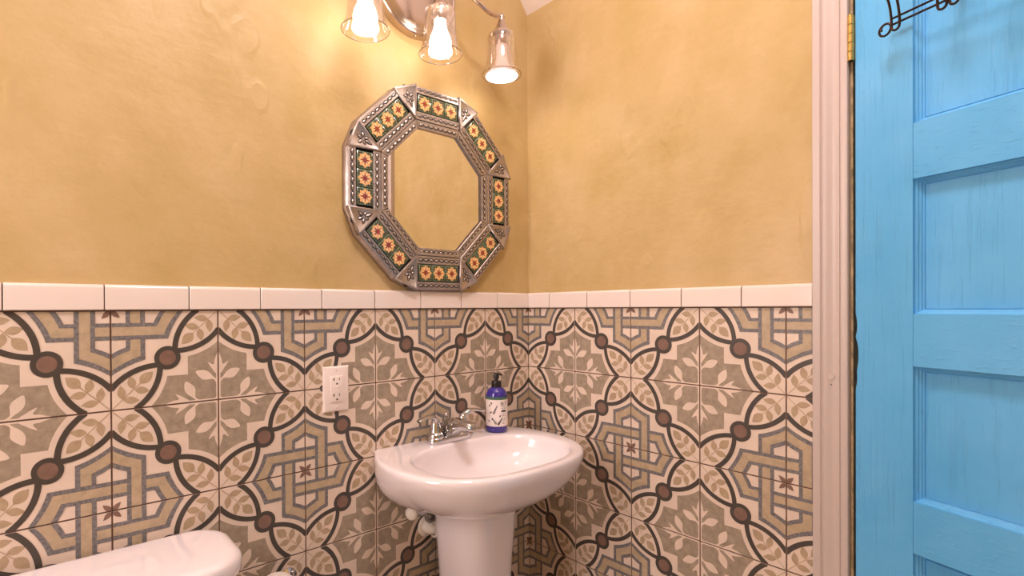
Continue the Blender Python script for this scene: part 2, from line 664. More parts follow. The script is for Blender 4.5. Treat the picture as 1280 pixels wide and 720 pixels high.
# glazed cap tiles: rounded top edge
def cap_row(name, joints, place):
    m = MB()
    z0, z1 = H + 0.0016, H + 0.0530
    pr_ = [(-PL + 0.0005, z0), (0.006, z0), (0.0072, z0 + 0.0012), (0.0072, z1 - 0.008)]
    for k in range(1, 7):
        a = k / 6 * PI / 2
        pr_.append((0.0072 - 0.008 * (1 - math.cos(a)), z1 - 0.008 + 0.008 * math.sin(a)))
    pr_ += [(-PL + 0.0005, z1)]
    for a, b in zip(joints[:-1], joints[1:]):
        g = 0.0011
        rings = []
        for t, ins in ((a + g, 0.0009), (a + g + 0.0009, 0.0), (b - g - 0.0009, 0.0), (b - g, 0.0009)):
            rings.append([place(t, min(max(z, z0 + ins), z1 - ins), (d - ins) if d > 0 else d) for d, z in pr_])
        m.rings(rings, MT['cap'])
    a, b = joints[0], joints[-1]
    m.rings([[place(t, z, d) for d, z in ((-PL + 0.0004, z0 - 0.0016), (0.0042, z0 - 0.0016), (0.0042, z1 - 0.0025), (-PL + 0.0004, z1 - 0.0008))] for t in (a, b)], MT['grout'])
    return struct(m.build(name))


cap_row('trim_3_back', [0.0075] + [0.1537 * k for k in range(1, 16)] + [2.39], pb)
cap_row('trim_4_right', [0.0, 0.1012, 0.2552, 0.4082, 0.5633, 0.7166, 0.8685], pr)

# ------------------------------------------------------------------ door casing and jamb
YC0, YC1 = -0.8692, -0.9345
prof = [(0.0, 0.0), (0.0, 0.017), (0.0012, 0.0185), (0.0145, 0.0185), (0.0158, 0.0165), (0.0172, 0.0148), (0.0188, 0.0165), (0.021, 0.0182),
        (0.0255, 0.0178), (0.030, 0.0160), (0.035, 0.0142), (0.040, 0.0136), (0.0445, 0.0142), (0.0475, 0.0152), (0.0495, 0.0150), (0.0506, 0.0128), (0.0518, 0.0148),
        (0.0535, 0.0152), (0.060, 0.0150), (0.0635, 0.0138), (0.0653, 0.0105), (0.0653, 0.0)]
zt = DZ + 0.055
m = MB()
m.rings([[(PL - d - 0.0005, YC0 - u, 0.0) for u, d in prof], [(PL - d - 0.0005, YC0 - u, zt - u * 1.0 + 0.0) for u, d in prof]], MT['casing'])
yf = DY1 - 0.0653 + 0.002
m.rings([[(PL - d - 0.0005, yf + u, 0.0) for u, d in prof], [(PL - d - 0.0005, yf + u, zt - u) for u, d in prof]], MT['casing'])
m.rings([[(PL - d - 0.0005, YC0 - u, zt - u) for u, d in prof], [(PL - d - 0.0005, yf + u, zt - u) for u, d in prof]], MT['casing'])
# filled screw hole and a nail hole in the casing
m.lathe([(0.0065, 0.0), (0.0062, 0.0012), (0.0045, 0.0016), (0.002, 0.0010)], MT['casing'], (PL - 0.0150, -0.9035, 1.068), (-1, 0, 0), 20)
m.lathe([(0.0013, 0.0), (0.0013, 0.0006)], MT['dark'], (PL - 0.0147, -0.9035, 1.051), (-1, 0, 0), 10)
struct(m.build('trim_5_door_casing'))
m = MB()
m.box((PL - 0.004, DY0 - 0.0045, 0), (PL + WT, DY0 - 0.0005, DZ), MT['jamb'])
m.box((PL - 0.004, DY1 + 0.0005, 0), (PL + WT, DY1 + 0.018, DZ), MT['jamb'])
m.box((PL - 0.004, DY1 + 0.018, DZ - 0.012), (PL + WT, DY0 - 0.0045, DZ - 0.0005), MT['jamb'])
struct(m.build('trim_6_door_jamb'))

# ------------------------------------------------------------------ blue door, ajar into the room
PIV = Vector((-0.004, -0.944, 0.0))
TH = math.radians(19.4)
DW, DT, DH = 0.735, 0.040, 1.962
door = bpy.data.objects.new('door_1', None)
COL.objects.link(door)
door.location = PIV
# local x runs along the door away from the hinge, local y points into the room
dirx = Vector((-math.sin(TH), -math.cos(TH), 0))
diry = Vector((-math.cos(TH), math.sin(TH), 0))
door.matrix_world = Matrix(((dirx.x, diry.x, 0, PIV.x), (dirx.y, diry.y, 0, PIV.y), (0, 0, 1, 0), (0, 0, 0, 1)))
struct(door)
SW_ = 0.1075
rails = [(0.008, 0.125), (0.385, 0.485), (0.7455, 0.8445), (1.104, 1.205), (1.463, 1.570), (1.83, DH)]
BV = 0.0016


def worn_stile(x0, x1, name, chips):
    m = MB()
    # a board with nicks along its hinge edge
    zs = [0.008 + (DH - 0.008) * i / 160 for i in range(161)]
    rings = []
    for z in zs:
        nick = 0.0
        for cz, h, d in chips:
            t = abs(z - cz) / h
            if t < 1:
                nick = max(nick, d * (1 - t ** 3))
        xl = x0 + nick
        rings.append([(xl, -DT, z), (x1, -DT, z), (x1, -BV * 0.3, z), (x1 - BV * 0.3, 0, z), (xl + BV, 0, z), (xl, -BV, z)])
    m.rings(rings, MT['door_v'])
    return m.build(name, door, angle=28)


worn_stile(0.0015, SW_, 'stile', [(1.118, 0.034, 0.0055), (1.18, 0.02, 0.003), (1.07, 0.02, 0.003)])
worn_stile(DW - SW_, DW, 'stile', [])
for a, b in rails:
    m = MB()
    m.box((SW_ + 0.0003, -DT, a), (DW - SW_ - 0.0003, -0.0002, b), MT['door_h'], 0.0005, 1)
    m.build('rail', door)
steps = [(0.0, -0.0004), (0.0003, -0.0070), (0.0034, -0.0100), (0.0036, -0.0125), (0.0066, -0.0150), (0.0068, -0.0172), (0.0100, -0.0192), (0.0102, -0.0225)]
for (a0, a1), (b0, b1) in zip(rails[:-1], rails[1:]):
    z0, z1 = a1, b0
    x0, x1 = SW_, DW - SW_
    m = MB()
    m.box((x0 - 0.004, -0.030, z0 - 0.004), (x1 + 0.004, -0.0200, z1 + 0.004), MT['door_v'])
    pn = m.build('panel', door)
    m = MB()
    for side in (0, 1):
        f = 1 if side == 0 else -1
        off = 0 if side == 0 else -DT
        rs = [[(x0 + u, off + f * d, z0 + u), (x1 - u, off + f * d, z0 + u), (x1 - u, off + f * d, z1 - u), (x0 + u, off + f * d, z1 - u)] for u, d in steps]
        m.rings(rs, MT['door_v'], False, False)
    m.build('panel_moulding', door, angle=20)
# dents in the paint
m = MB()
for x, z in [(0.145, 1.512), (0.05, 1.03), (0.066, 0.99), (0.05, 0.925), (0.172, 0.788), (0.03, 1.1), (0.09, 0.88)]:
    m.lathe([(0.0022, -0.0002), (0.0017, 0.0003), (0.0009, 0.0002), (0.0004, -0.00015)], MT['door_v'], (x, 0, z), (0, 1, 0), 10)
m.build('paint_chip', door)
for zc in (0.30, 1.7833):
    hm = MB()
    hm.box((0.0016, -0.030, zc - 0.0462), (0.0026, 0.0004, zc + 0.0462), MT['brass'])
    hg = hm.build('hinge', door)
    k = MB()
    for s in range(5):
        z0 = zc - 0.0472 + s * 0.01888
        k.lathe([(0.0052, 0.0003), (0.0058, 0.001), (0.0058, 0.0176), (0.0052, 0.0184)], MT['brass'], (-0.0028, 0.0062, z0), 'Z', 20)
    k.lathe([(0.0042, 0), (0.0042, 0.0944)], MT['dark'], (-0.0028, 0.0062, zc - 0.0472), 'Z', 14)
    k.lathe([(0.0052, 0), (0.0056, 0.0015), (0.004, 0.003), (0.001, 0.0036)], MT['brass'], (-0.0028, 0.0062, zc + 0.0472), 'Z', 16)
    k.build('knuckle', hg)
m = MB()
m.lathe([(0.028, 0.0), (0.028, 0.003), (0.012, 0.006), (0.010, 0.030), (0.020, 0.038), (0.027, 0.048), (0.026, 0.058), (0.016, 0.064), (0.001, 0.066)], MT['brass'], (DW - 0.06, 0, 0.95), (0, 1, 0), 28)
m.build('door_knob', door)

# ------------------------------------------------------------------ wire hook rack on the door
rack = thing('hook_rack', (0, 0, 0), 'dark bronze wire hook rack hanging over the blue door', 'hook rack')
rack.matrix_world = door.matrix_world.copy()
WR = 0.0021
m = MB()
m.tube([(0.083, 0.019, 1.7775), (0.64, 0.019, 1.7775)], WR, MT['bronze'], 10)
m.build('rail_wire', rack)
m = MB()
m.tube([(0.0905, 0.036, 1.7575), (0.64, 0.036, 1.7575)], WR, MT['bronze'], 10)
m.build('rail_wire', rack)
for ex, sg in ((0.082, -1), (0.65, 1)):
    m = MB()
    sc = []
    for i in range(34):
        a = PI * 0.1 + 2 * PI * 1.5 * i / 33
        r = 0.0115 if i < 24 else 0.0115 - 0.0075 * (i - 23) / 10
        sc.append((ex + sg * (-0.002) + sg * r * -math.cos(a) * 0.95, 0.038 + 0.0006 * i * 0.3, 1.752 + r * math.sin(a)))
    m.tube(sc, WR, MT['bronze'], 10)
    m.build('scroll', rack)
for hx in (0.107, 0.18, 0.253, 0.326, 0.40, 0.473, 0.546, 0.619):
    for dx, zb in ((0.0, 1.7385), (0.0175, 1.7385)) if hx > 0.11 else ((0.0, 1.7385),):
        m = MB()
        hw = 0.0068
        left = [(hx + dx - hw * 1.15, 0.082, 1.845), (hx + dx - hw * 1.1, 0.072, 1.82), (hx + dx - hw, 0.056, 1.79), (hx + dx - hw, 0.050, 1.765), (hx + dx - hw, 0.049, zb + 0.011)]
        bot = [(hx + dx - hw * math.cos(a), 0.049, zb + 0.009 - 0.0085 * math.sin(a)) for a in [PI * k / 6 for k in range(1, 6)]]
        right = [(2 * (hx + dx) - x, y, z) for x, y, z in reversed(left)]
        top = [(hx + dx + hw * 1.15 * math.cos(a), 0.082 + 0.004 * math.sin(a), 1.845 + 0.009 * math.sin(a)) for a in [PI * k / 6 for k in range(1, 6)]]
        pth = catmull(left + bot + right + top, 4, True)
        m.tube(pth, WR, MT['bronze'], 10, closed=True)
        m.build('hook', rack)
for hx in (0.18, 0.546):
    m = MB()
    m.tube(catmull([(hx, 0.036, 1.757), (hx, 0.019, 1.777), (hx, 0.006, 1.80), (hx, 0.004, 1.95), (hx, 0.003, DH + 0.004), (hx, -DT / 2, DH + 0.005), (hx, -DT - 0.003, DH + 0.003), (hx, -DT - 0.004, DH - 0.03)], 6), WR, MT['bronze'], 10)
    m.build('over_door_strap', rack)

# ------------------------------------------------------------------ pedestal sink
SX = -0.378
SZ = 0.83
sink = thing('pedestal_sink', (SX, -0.15, 0), 'white porcelain pedestal sink standing in the tiled corner', 'sink')


def sink_outline():
    half = [(0.0, -0.410), (0.07, -0.4085), (0.128, -0.400), (0.185, -0.381), (0.235, -0.345), (0.270, -0.295), (0.290, -0.235), (0.2955, -0.18), (0.288, -0.115), (0.270, -0.06), (0.2385, -0.0015)]
    c = catmull([(x, y, 0) for x, y in half], 6)
    right = [(v.x, v.y) for v in c]
    back = [(0.2385 - 0.477 * i / 16, -0.0015) for i in range(1, 16)]
    left = [(-x, y) for x, y in reversed(right)][:-1]
    return right + back + left


OUT = sink_outline()
NO = len(OUT)


def sk(p, cx, cy, amt):
    """inset towards a centre by a length"""
    dx, dy = p[0] - cx, p[1] - cy
    l = math.hypot(dx, dy)
    k = max(0, (l - amt)) / l
    return (cx + dx * k, cy + dy * k)


def sup(ang, cx, cy, a, b, e):
    c, s = math.cos(ang), math.sin(ang)
    return (cx + a * abs(c) ** (2 / e) * (1 if c >= 0 else -1), cy + b * abs(s) ** (2 / e) * (1 if s >= 0 else -1))


W_ = lambda p, z: (p[0], p[1] + 0.15, z)          # into the sink's own frame (origin at its base)
m = MB()
ANG = [math.atan2(y + 0.2, x / 1.25) for x, y in OUT]


def ray_ellipse(p, cx, cy, a, b, e):
    """point of a superellipse seen from its centre towards p"""
    dx, dy = p[0] - cx, p[1] - cy
    r = (abs(dx / a) ** e + abs(dy / b) ** e) ** (-1 / e)
    return (cx + dx * r, cy + dy * r)


BCX, BCY = 0.0, -0.232
open_ = lambda a, b, e=2.6: [ray_ellipse(p, BCX, BCY, a, b, e) for p in OUT]
rings = []
pedtop = [ray_ellipse(p, 0, -0.150, 0.104, 0.106, 3.0) for p in OUT]
# from the top of the pedestal up the outside of the bowl, over the rim, and down into the basin
NB = 16
for k in range(NB + 1):
    ph = PI / 2 * (1 - k / NB)
    z = 0.682 + (0.812 - 0.682) * (1 - math.sin(ph))
    row = []
    for o, q in zip(OUT, pedtop):
        bk = min(1, max(0, (o[1] + 0.22) / 0.20))          # the sides get straighter towards the wall
        a = (1 - math.cos(ph)) ** (0.78 + 0.75 * bk)
        row.append(W_((o[0] * (1 - a) + q[0] * a, o[1] * (1 - a) + q[1] * a), z))
    rings.append(row)
rings.append([W_(p, 0.819) for p in OUT])
for ins, z in ((0.001, 0.8235), (0.0035, 0.8270), (0.007, 0.8290), (0.012, 0.8300)):
    rings.append([W_(sk(p, 0, -0.2, ins) if p[1] < -0.01 else (p[0] * (1 - ins / 0.3), p[1]), z) for p in OUT])
rings.append([W_((p[0] * 0.5 + q[0] * 0.5, p[1] * 0.5 + q[1] * 0.5), 0.8300) for p, q in zip(OUT, open_(0.238, 0.161))])
rings.append([W_(p, 0.8298) for p in open_(0.241, 0.160)])
rings.append([W_(p, 0.8285) for p in open_(0.236, 0.155)])
rings.append([W_(p, 0.8255) for p in open_(0.230, 0.150)])
for k in range(1, 12):
    a = k / 11
    z = 0.8255 - 0.112 * math.sin(a * PI / 2)
    f = 1 - (1 - math.cos(a * PI / 2)) * 0.88
    rings.append([W_(p, z) for p in open_(0.230 * f, 0.150 * f, 2.5)])
bs = m.rings(rings, MT['porcelain'], False, True)
m.build('basin', sink, angle=60)
m = MB()
m.lathe([(0.0, 0.0), (0.021, 0.0), (0.021, 0.002), (0.017, 0.003), (0.001, 0.004)], MT['chrome'], (0, BCY + 0.15, 0.7135), 'Z', 24)
m.build('drain', sink)
# pedestal column
m = MB()
rings = []
NP = 56
A0 = PI * 0.5 + 0.62                          # the back of the column is open
for z, a, b, cy in [(0, 0.118, 0.125, -0.16), (0.03, 0.116, 0.123, -0.16), (0.06, 0.104, 0.112, -0.157), (0.12, 0.088, 0.096, -0.152), (0.25, 0.083, 0.089, -0.149), (0.42, 0.088, 0.091, -0.147),
                    (0.53, 0.094, 0.096, -0.147), (0.62, 0.101, 0.102, -0.149), (0.67, 0.1030, 0.1045, -0.150), (0.6825, 0.1035, 0.1050, -0.150)]:
    angs = [A0 + (2 * PI - 1.24) * i / NP for i in range(NP + 1)]
    ring = [sup(t, 0, cy, a, b, 2.9) for t in angs] + [sup(t, 0, cy, a - 0.014, b - 0.014, 2.9) for t in reversed(angs)]
    rings.append([(x, y + 0.15, z) for x, y in ring])
m.rings(rings, MT['porcelain'])
m.build('pedestal', sink, angle=50)

# ------------------------------------------------------------------ faucet
FX, FY = -0.388, -0.046
fau = thing('faucet', (FX, FY, SZ), 'chrome two-handle faucet on the back of the white sink', 'faucet')
m = MB()
NF = 48
st = lambda r: [((0.051 if math.cos(t) > 0 else -0.051) + r * math.cos(t), r * math.sin(t)) for t in [2 * PI * (i + 0.5) / NF for i in range(NF)]]
rings = []
for r, z in ((0.0265, 0.0002), (0.0275, 0.002), (0.0275, 0.012), (0.026, 0.0165), (0.022, 0.019)):
    rings.append([(x, y, z) for x, y in st(r)])
m.rings(rings, MT['chrome'])
m.build('base_plate', fau, angle=50)
for sx in (-1, 1):
    m = MB()
    m.lathe([(0.0245, 0.015), (0.0248, 0.018), (0.0242, 0.024), (0.0222, 0.028), (0.0195, 0.030), (0.0180, 0.034), (0.0162, 0.044), (0.0138, 0.056), (0.0115, 0.066), (0.006, 0.073), (0.0005, 0.075)], MT['chrome'], (sx * 0.051, 0, 0), 'Z', 32)
    hb = m.build('handle', fau, angle=50)
    m = MB()
    pth = catmull([(sx * 0.049, 0, 0.050), (sx * 0.053, -0.002, 0.066), (sx * 0.066, -0.005, 0.077), (sx * 0.088, -0.009, 0.080), (sx * 0.110, -0.013, 0.0765), (sx * 0.121, -0.015, 0.073)], 6)
    n = len(pth)
    rings = []
    for i, p in enumerate(pth):
        t = i / (n - 1)
        d = (pth[min(i + 1, n - 1)] - pth[max(i - 1, 0)]).normalized()
        sd = Vector((0, 1, 0))
        up = d.cross(sd).normalized()
        wy = 0.0115 - 0.0025 * t
        wz = 0.0110 - 0.0062 * min(1, t * 1.5)
        rings.append([p + sd * (wy * math.cos(2 * PI * k / 16)) + up * (wz * math.sin(2 * PI * k / 16)) for k in range(16)])
    m.rings(rings, MT['chrome'])
    m.build('lever', hb, angle=60)
m = MB()
rings = []
for y, z, wx, wz, e in [(0.021, 0.022, 0.024, 0.010, 2.6), (0.013, 0.030, 0.0255, 0.022, 2.8), (0.0, 0.034, 0.0265, 0.030, 2.9), (-0.02, 0.041, 0.0255, 0.029, 2.9), (-0.045, 0.0495, 0.0225, 0.021, 2.8), (-0.070, 0.0545, 0.0195, 0.0155, 2.7), (-0.092, 0.0555, 0.0175, 0.0135, 2.5), (-0.105, 0.0535, 0.0165, 0.012, 2.4), (-0.111, 0.0515, 0.0130, 0.0085, 2.2)]:
    rings.append([(lambda q: (q[0], y, q[1]))(sup(2 * PI * i / 28, 0, z, wx, wz, e)) for i in range(28)])
m.rings(rings, MT['chrome'])
sp = m.build('spout', fau, angle=50)
m = MB()
m.lathe([(0.0105, 0.0), (0.0110, 0.002), (0.0110, 0.012), (0.009, 0.015)], MT['chrome'], (0, -0.098, 0.034), 'Z', 24)
m.build('aerator', sp, angle=50)
m = MB()
m.lathe([(0.0022, 0.0), (0.0022, 0.042), (0.0045, 0.043), (0.0062, 0.047), (0.0062, 0.053), (0.004, 0.057), (0.0005, 0.058)], MT['chrome'], (0, 0.0155, 0.022), 'Z', 18)
m.build('lift_rod', fau, angle=50)

# ------------------------------------------------------------------ soap bottle
BX, BY = -0.204, -0.0535
bot = thing('soap_bottle', (BX, BY, SZ), 'purple pump bottle with a white label on the sink rim', 'bottle')
R0 = 0.0345
m = MB()
m.lathe([(0.026, 0.0004), (0.031, 0.001), (0.0335, 0.004), (R0, 0.009), (R0, 0.110), (0.0335, 0.118), (0.0305, 0.127), (0.025, 0.1345), (0.018, 0.139), (0.0145, 0.1415)], MT['purple'], (0, 0, 0), 'Z', 48)
m.build('body', bot, angle=50)
m = MB()
m.lathe([(R0 + 0.0003, 0.021), (R0 + 0.0003, 0.104)], MT['label'], (0, 0, 0), 'Z', 64, False, False)
lab = m.build('label', bot)
m = MB()
m.lathe([(R0 + 0.0004, 0.104), (R0 + 0.0004, 0.1125)], MT['green_band'], (0, 0, 0), 'Z', 64, False, False)
m.build('label_band', bot)
CAMA = math.atan2(-1.2751 - BY, -1.3429 - BX)      # side of the bottle that faces the door of view


def on_label(u, z, d=0.0007):
    """u: metres to the right along the label as read from the room"""
    a = CAMA + u / R0
    return ((R0 + d) * math.cos(a), (R0 + d) * math.sin(a), z)


ink = MB()
for x, z, ln, an, mt in [(-0.010, 0.060, 0.030, 1.15, 'ink'), (0.000, 0.028, 0.022, 2.2, 'ink_light'), (0.004, 0.026, 0.024, 1.0, 'ink')]:
    # sprigs of lavender: a stem and small paired leaves
    ux, uz = math.cos(an), math.sin(an)
    for k in range(7):
        t = k / 6
        for sgn in (-1, 1):
            a2 = an + sgn * 0.6
            b0 = (x + ux * ln * t * 0.85, z + uz * ln * t * 0.85)
            l2 = 0.0065 * (1 - 0.5 * t)
            tip = (b0[0] + math.cos(a2) * l2, b0[1] + math.sin(a2) * l2)
            ink.poly([on_label(*p) for p in blade(b0, tip, 0.0011, 4)], MT[mt])
    ink.poly([on_label(*p) for p in band([(x, z), (x + ux * ln * 0.5, z + uz * ln * 0.5), (x + ux * ln, z + uz * ln)], 0.0007)], MT[mt])
for x, z, an in [(-0.025, 0.082, 1.1), (-0.014, 0.090, 2.4), (-0.021, 0.062, 0.7), (-0.015, 0.040, 1.2), (-0.011, 0.041, 2.0), (0.009, 0.050, 1.1), (-0.023, 0.034, 2.2)]:
    tip = (x + 0.0085 * math.cos(an), z + 0.0085 * math.sin(an))
    ink.poly([on_label(*p) for p in blade((x, z), tip, 0.0022, 5)], MT['ink'])
# printed lines and the dark name bar of the label
for k, (wd, z) in enumerate([(0.012, 0.0835), (0.016, 0.0775), (0.012, 0.0605), (0.015, 0.0545), (0.013, 0.048), (0.014, 0.042), (0.010, 0.036), (0.012, 0.030)]):
    n = 6
    top = [on_label(0.016 + wd * i / n, z + 0.0009) for i in range(n + 1)]
    lo = [on_label(0.016 + wd * i / n, z - 0.0009) for i in range(n + 1)]
    for i in range(n):
        if (i + k) % 4 != 3:
            ink.poly([top[i], top[i + 1], lo[i + 1], lo[i]], MT['ink_light'])
for i in range(8):
    a, b = 0.0155 + 0.002 * i, 0.0155 + 0.002 * (i + 1)
    ink.poly([on_label(a, 0.0718), on_label(b, 0.0718), on_label(b, 0.066), on_label(a, 0.066)], MT['ink'])


def seg_glyph(strokes, ox, oz, h, sw_):
    for s in strokes:
        ink.poly([on_label(*p) for p in band([(ox + a * h, oz + b * h) for a, b in s], sw_)], MT['ink'])


dcurve = [(0.12, 0.98)] + [(0.34 + 0.36 * math.sin(t), 0.5 + 0.48 * math.cos(t)) for t in [PI * i / 8 for i in range(9)]] + [(0.12, 0.02)]
HD = 0.0100
seg_glyph([[(0.16, 0.0), (0.16, 1.0)]], 0.0125, 0.0875, HD, 0.0019)
seg_glyph([[(0.0, 0.98), (0.3, 0.98)], [(0.0, 0.02), (0.3, 0.02)]], 0.0125, 0.0875, HD, 0.0006)
seg_glyph([dcurve], 0.0125, 0.0875, HD, 0.0014)
seg_glyph([[(0.12, 0.0), (0.12, 0.66)]], 0.0205, 0.0875, HD, 0.0016)
seg_glyph([[(0.12, 0.4), (0.24, 0.6), (0.42, 0.64)]], 0.0205, 0.0875, HD, 0.0013)
seg_glyph([[(0.0, 0.02), (0.26, 0.02)]], 0.0205, 0.0875, HD, 0.0006)
seg_glyph([[(0.36, 0.0), (0.36, 1.0)]], 0.0265, 0.0875, HD, 0.0019)
seg_glyph([[(0.0, 0.97), (0.72, 0.97)]], 0.0265, 0.0875, HD, 0.0010)
ink.build('label_print', lab, weld=False, smooth=False)
m = MB()
m.lathe([(0.0165, 0.140), (0.0168, 0.141), (0.0165, 0.151), (0.0158, 0.1515), (0.0156, 0.1585), (0.0145, 0.160), (0.006, 0.1605)], MT['black'], (0, 0, 0), 'Z', 32)
m.build('collar', bot, angle=40)
m = MB()
m.lathe([(0.0056, 0.160), (0.0056, 0.166), (0.0085, 0.1665), (0.0088, 0.178), (0.0080, 0.180)], MT['black'], (0, 0, 0), 'Z', 28)
nd = Vector((0.80, -0.60, 0))
m.tube([(nd.x * -0.008, nd.y * -0.008, 0.1805), (nd.x * 0.004, nd.y * 0.004, 0.1808), (nd.x * 0.014, nd.y * 0.014, 0.1795), (nd.x * 0.0175, nd.y * 0.0175, 0.177)], [0.0050, 0.0046, 0.0032, 0.0028], MT['black'], 14)
m.build('pump_head', bot, angle=45)

# ------------------------------------------------------------------ outlet
out = thing('wall_outlet', (-0.7299, 0, 1.0117), 'white two-socket wall outlet on the patterned tile', 'outlet')
m = MB()
ow, oh = 0.0358, 0.0590
rs = []
for ins, d in ((0, 0.0005), (0, 0.0035), (0.0018, 0.0058), (0.004, 0.0068)):
    rs.append([(-ow + ins, -d, -oh + ins), (ow - ins, -d, -oh + ins), (ow - ins, -d, oh - ins), (-ow + ins, -d, oh - ins)])
m.rings(rs, MT['plastic'])
m.build('cover_plate', out, angle=30)
m = MB()
m.box((-0.0172, -0.0098, -0.0338), (0.0172, -0.006, 0.0338), MT['plastic'], 0.0016, 2)
rec = m.build('receptacle', out)
for cz in (0.0205, -0.0205):
    m = MB()
    m.box((-0.0085, -0.0100, cz + 0.001), (-0.0067, -0.0095, cz + 0.0095), MT['dark'])
    m.box((-0.0117, -0.0100, cz + 0.0045), (-0.0067, -0.0095, cz + 0.0062), MT['dark'])
    m.box((0.0062, -0.0100, cz + 0.0018), (0.0078, -0.0095, cz + 0.0090), MT['dark'])
    m.lathe([(0.0024, 0), (0.0024, 0.0005)], MT['dark'], (0.0, -0.0096, cz - 0.0065), (0, -1, 0), 16)
    m.build('socket_slots', rec)
for cz in (0.0042, -0.0042):
    m = MB()
    m.box((-0.0065, -0.0108, cz - 0.0034), (0.0065, -0.0096, cz + 0.0034), MT['plastic'], 0.0005, 1)
    m.build('test_button', rec)
for cz in (0.0485, -0.0485):
    m = MB()
    m.lathe([(0.0032, 0), (0.0032, 0.0006), (0.0022, 0.0012), (0.0004, 0.0013)], MT['plastic'], (0, -0.0066, cz), (0, -1, 0), 16)
    m.box((-0.0003, -0.0081, cz - 0.0024), (0.0003, -0.0078, cz + 0.0024), MT['card'])
    m.build('screw', out)

# ------------------------------------------------------------------ tin mirror
MX, MZ = -0.4060, 1.5692
mir = thing('wall_mirror', (MX, PL, MZ), 'octagonal pressed-tin mirror with painted flower tiles on the yellow wall', 'mirror')
FD = 0.028                                   # front plane of the frame, off the wall


def rot2(x, z, k):
    a = k * PI / 4
    return (x * math.cos(a) - z * math.sin(a), x * math.sin(a) + z * math.cos(a))


def mp(x, z, k, d):
    """segment-local (x along the side, z outward) to the mirror's frame"""
    q = rot2(x, z, k)
    return (q[0], -d, q[1])


A_IN, A_L1, A_S1, A_T0, A_T1, A_O0, A_OUT, A_BACK = 0.172, 0.1945, 0.1962, 0.2205, 0.2695, 0.2715, 0.2925, 0.298
HL = 0.0795
tan = math.tan(PI / 8)
m = MB()
lean = lambda p, d: (p[0], -(d - 0.012 * p[0]) if d > 0.01 else -d, p[2])
m.rings([[lean(mp(A_IN * 1.04 * tan * s_, A_IN * 1.04, k, d), d) for k in range(8) for s_ in (1, -1)] for d in (0.004, 0.0205)], MT['mirror'])
m.build('mirror_glass', mir, angle=20)
m = MB()                                     # back box that carries the tin work
o16 = lambda ap, hl, d: [p for k in range(8) for p in (mp(hl, ap, k, d), mp(-hl, ap, k, d))]
m.rings([o16(A_BACK, 0.0825, 0.0006), o16(A_BACK - 0.001, 0.082, 0.008), o16(A_OUT + 0.001, HL + 0.0005, FD - 0.003), o16(A_OUT - 0.006, HL - 0.001, FD - 0.0025)], MT['tin'], True, False)
m.rings([[mp(A_IN * tan * s_, A_IN, k, 0.0185) for k in range(8) for s_ in (1, -1)], [mp(A_IN * tan * s_, A_IN, k, FD - 0.002) for k in range(8) for s_ in (1, -1)]], MT['tin'], False, False)
m.rings([[mp((A_OUT - 0.006) * tan * s_, A_OUT - 0.006, k, FD - 0.0035) for k in range(8) for s_ in (1, -1)], [mp(A_IN * tan * s_, A_IN, k, FD - 0.0035) for k in range(8) for s_ in (1, -1)]], MT['tin_dark'], False, False)
m.build('frame_backing', mir, angle=20, weld=False)


def emboss(m, x0, x1, zc, k, d, n, hz):
    """a chain of raised seeds with dark outlines along a strip"""
    step = (x1 - x0) / n
    for i in range(n):
        c = x0 + (i + 0.5) * step
        h = step * 0.46
        lens = lambda hx, hz_: [(c - hx, zc), (c - hx * 0.5, zc + hz_ * 0.66), (c, zc + hz_), (c + hx * 0.5, zc + hz_ * 0.66), (c + hx, zc), (c + hx * 0.5, zc - hz_ * 0.66), (c, zc - hz_), (c - hx * 0.5, zc - hz_ * 0.66)]
        m.poly([mp(x, z, k, d + 0.0003) for x, z in lens(step * 0.5, hz)], MT['tin_dark'])
        lo = [mp(x, z, k, d + 0.0004) for x, z in lens(h * 0.78, hz * 0.56)]
        for a in range(8):
            m.poly([lo[a], lo[(a + 1) % 8], mp(c, zc, k, d + 0.0022)], MT['tin'])
        # little curls where two seeds meet
        xe = c + step * 0.5
        if i < n - 1:
            m.poly([mp(x, z, k, d + 0.0003) for x, z in blade((xe - 0.001, zc), (xe + 0.003, zc + hz * 0.95), 0.0009, 4)], MT['tin_dark'])
            m.poly([mp(x, z, k, d + 0.0003) for x, z in blade((xe + 0.001, zc), (xe - 0.003, zc - hz * 0.95), 0.0009, 4)], MT['tin_dark'])


def strip(m, hl0, a0, hl1, a1, k, d0, d1, lip=0.0012):
    p = [(-hl0, a0, d0 - lip), (-hl0 + lip, a0 + lip, d0), (-hl1 + lip, a1 - lip, d1), (-hl1, a1, d1 - lip)]
    q = [(-x, z, d) for x, z, d in p]
    for i in range(3):
        m.poly([mp(p[i][0], p[i][1], k, p[i][2]), mp(q[i][0], q[i][1], k, q[i][2]), mp(q[i + 1][0], q[i + 1][1], k, q[i + 1][2]), mp(p[i + 1][0], p[i + 1][1], k, p[i + 1][2])], MT['tin'])
    for s_, r in ((1, p), (-1, q)):
        m.poly([mp(x, z, k, d) for x, z, d in r] + [mp(r[3][0], r[3][1], k, d1 - 0.006), mp(r[0][0], r[0][1], k, d0 - 0.006)], MT['tin'])


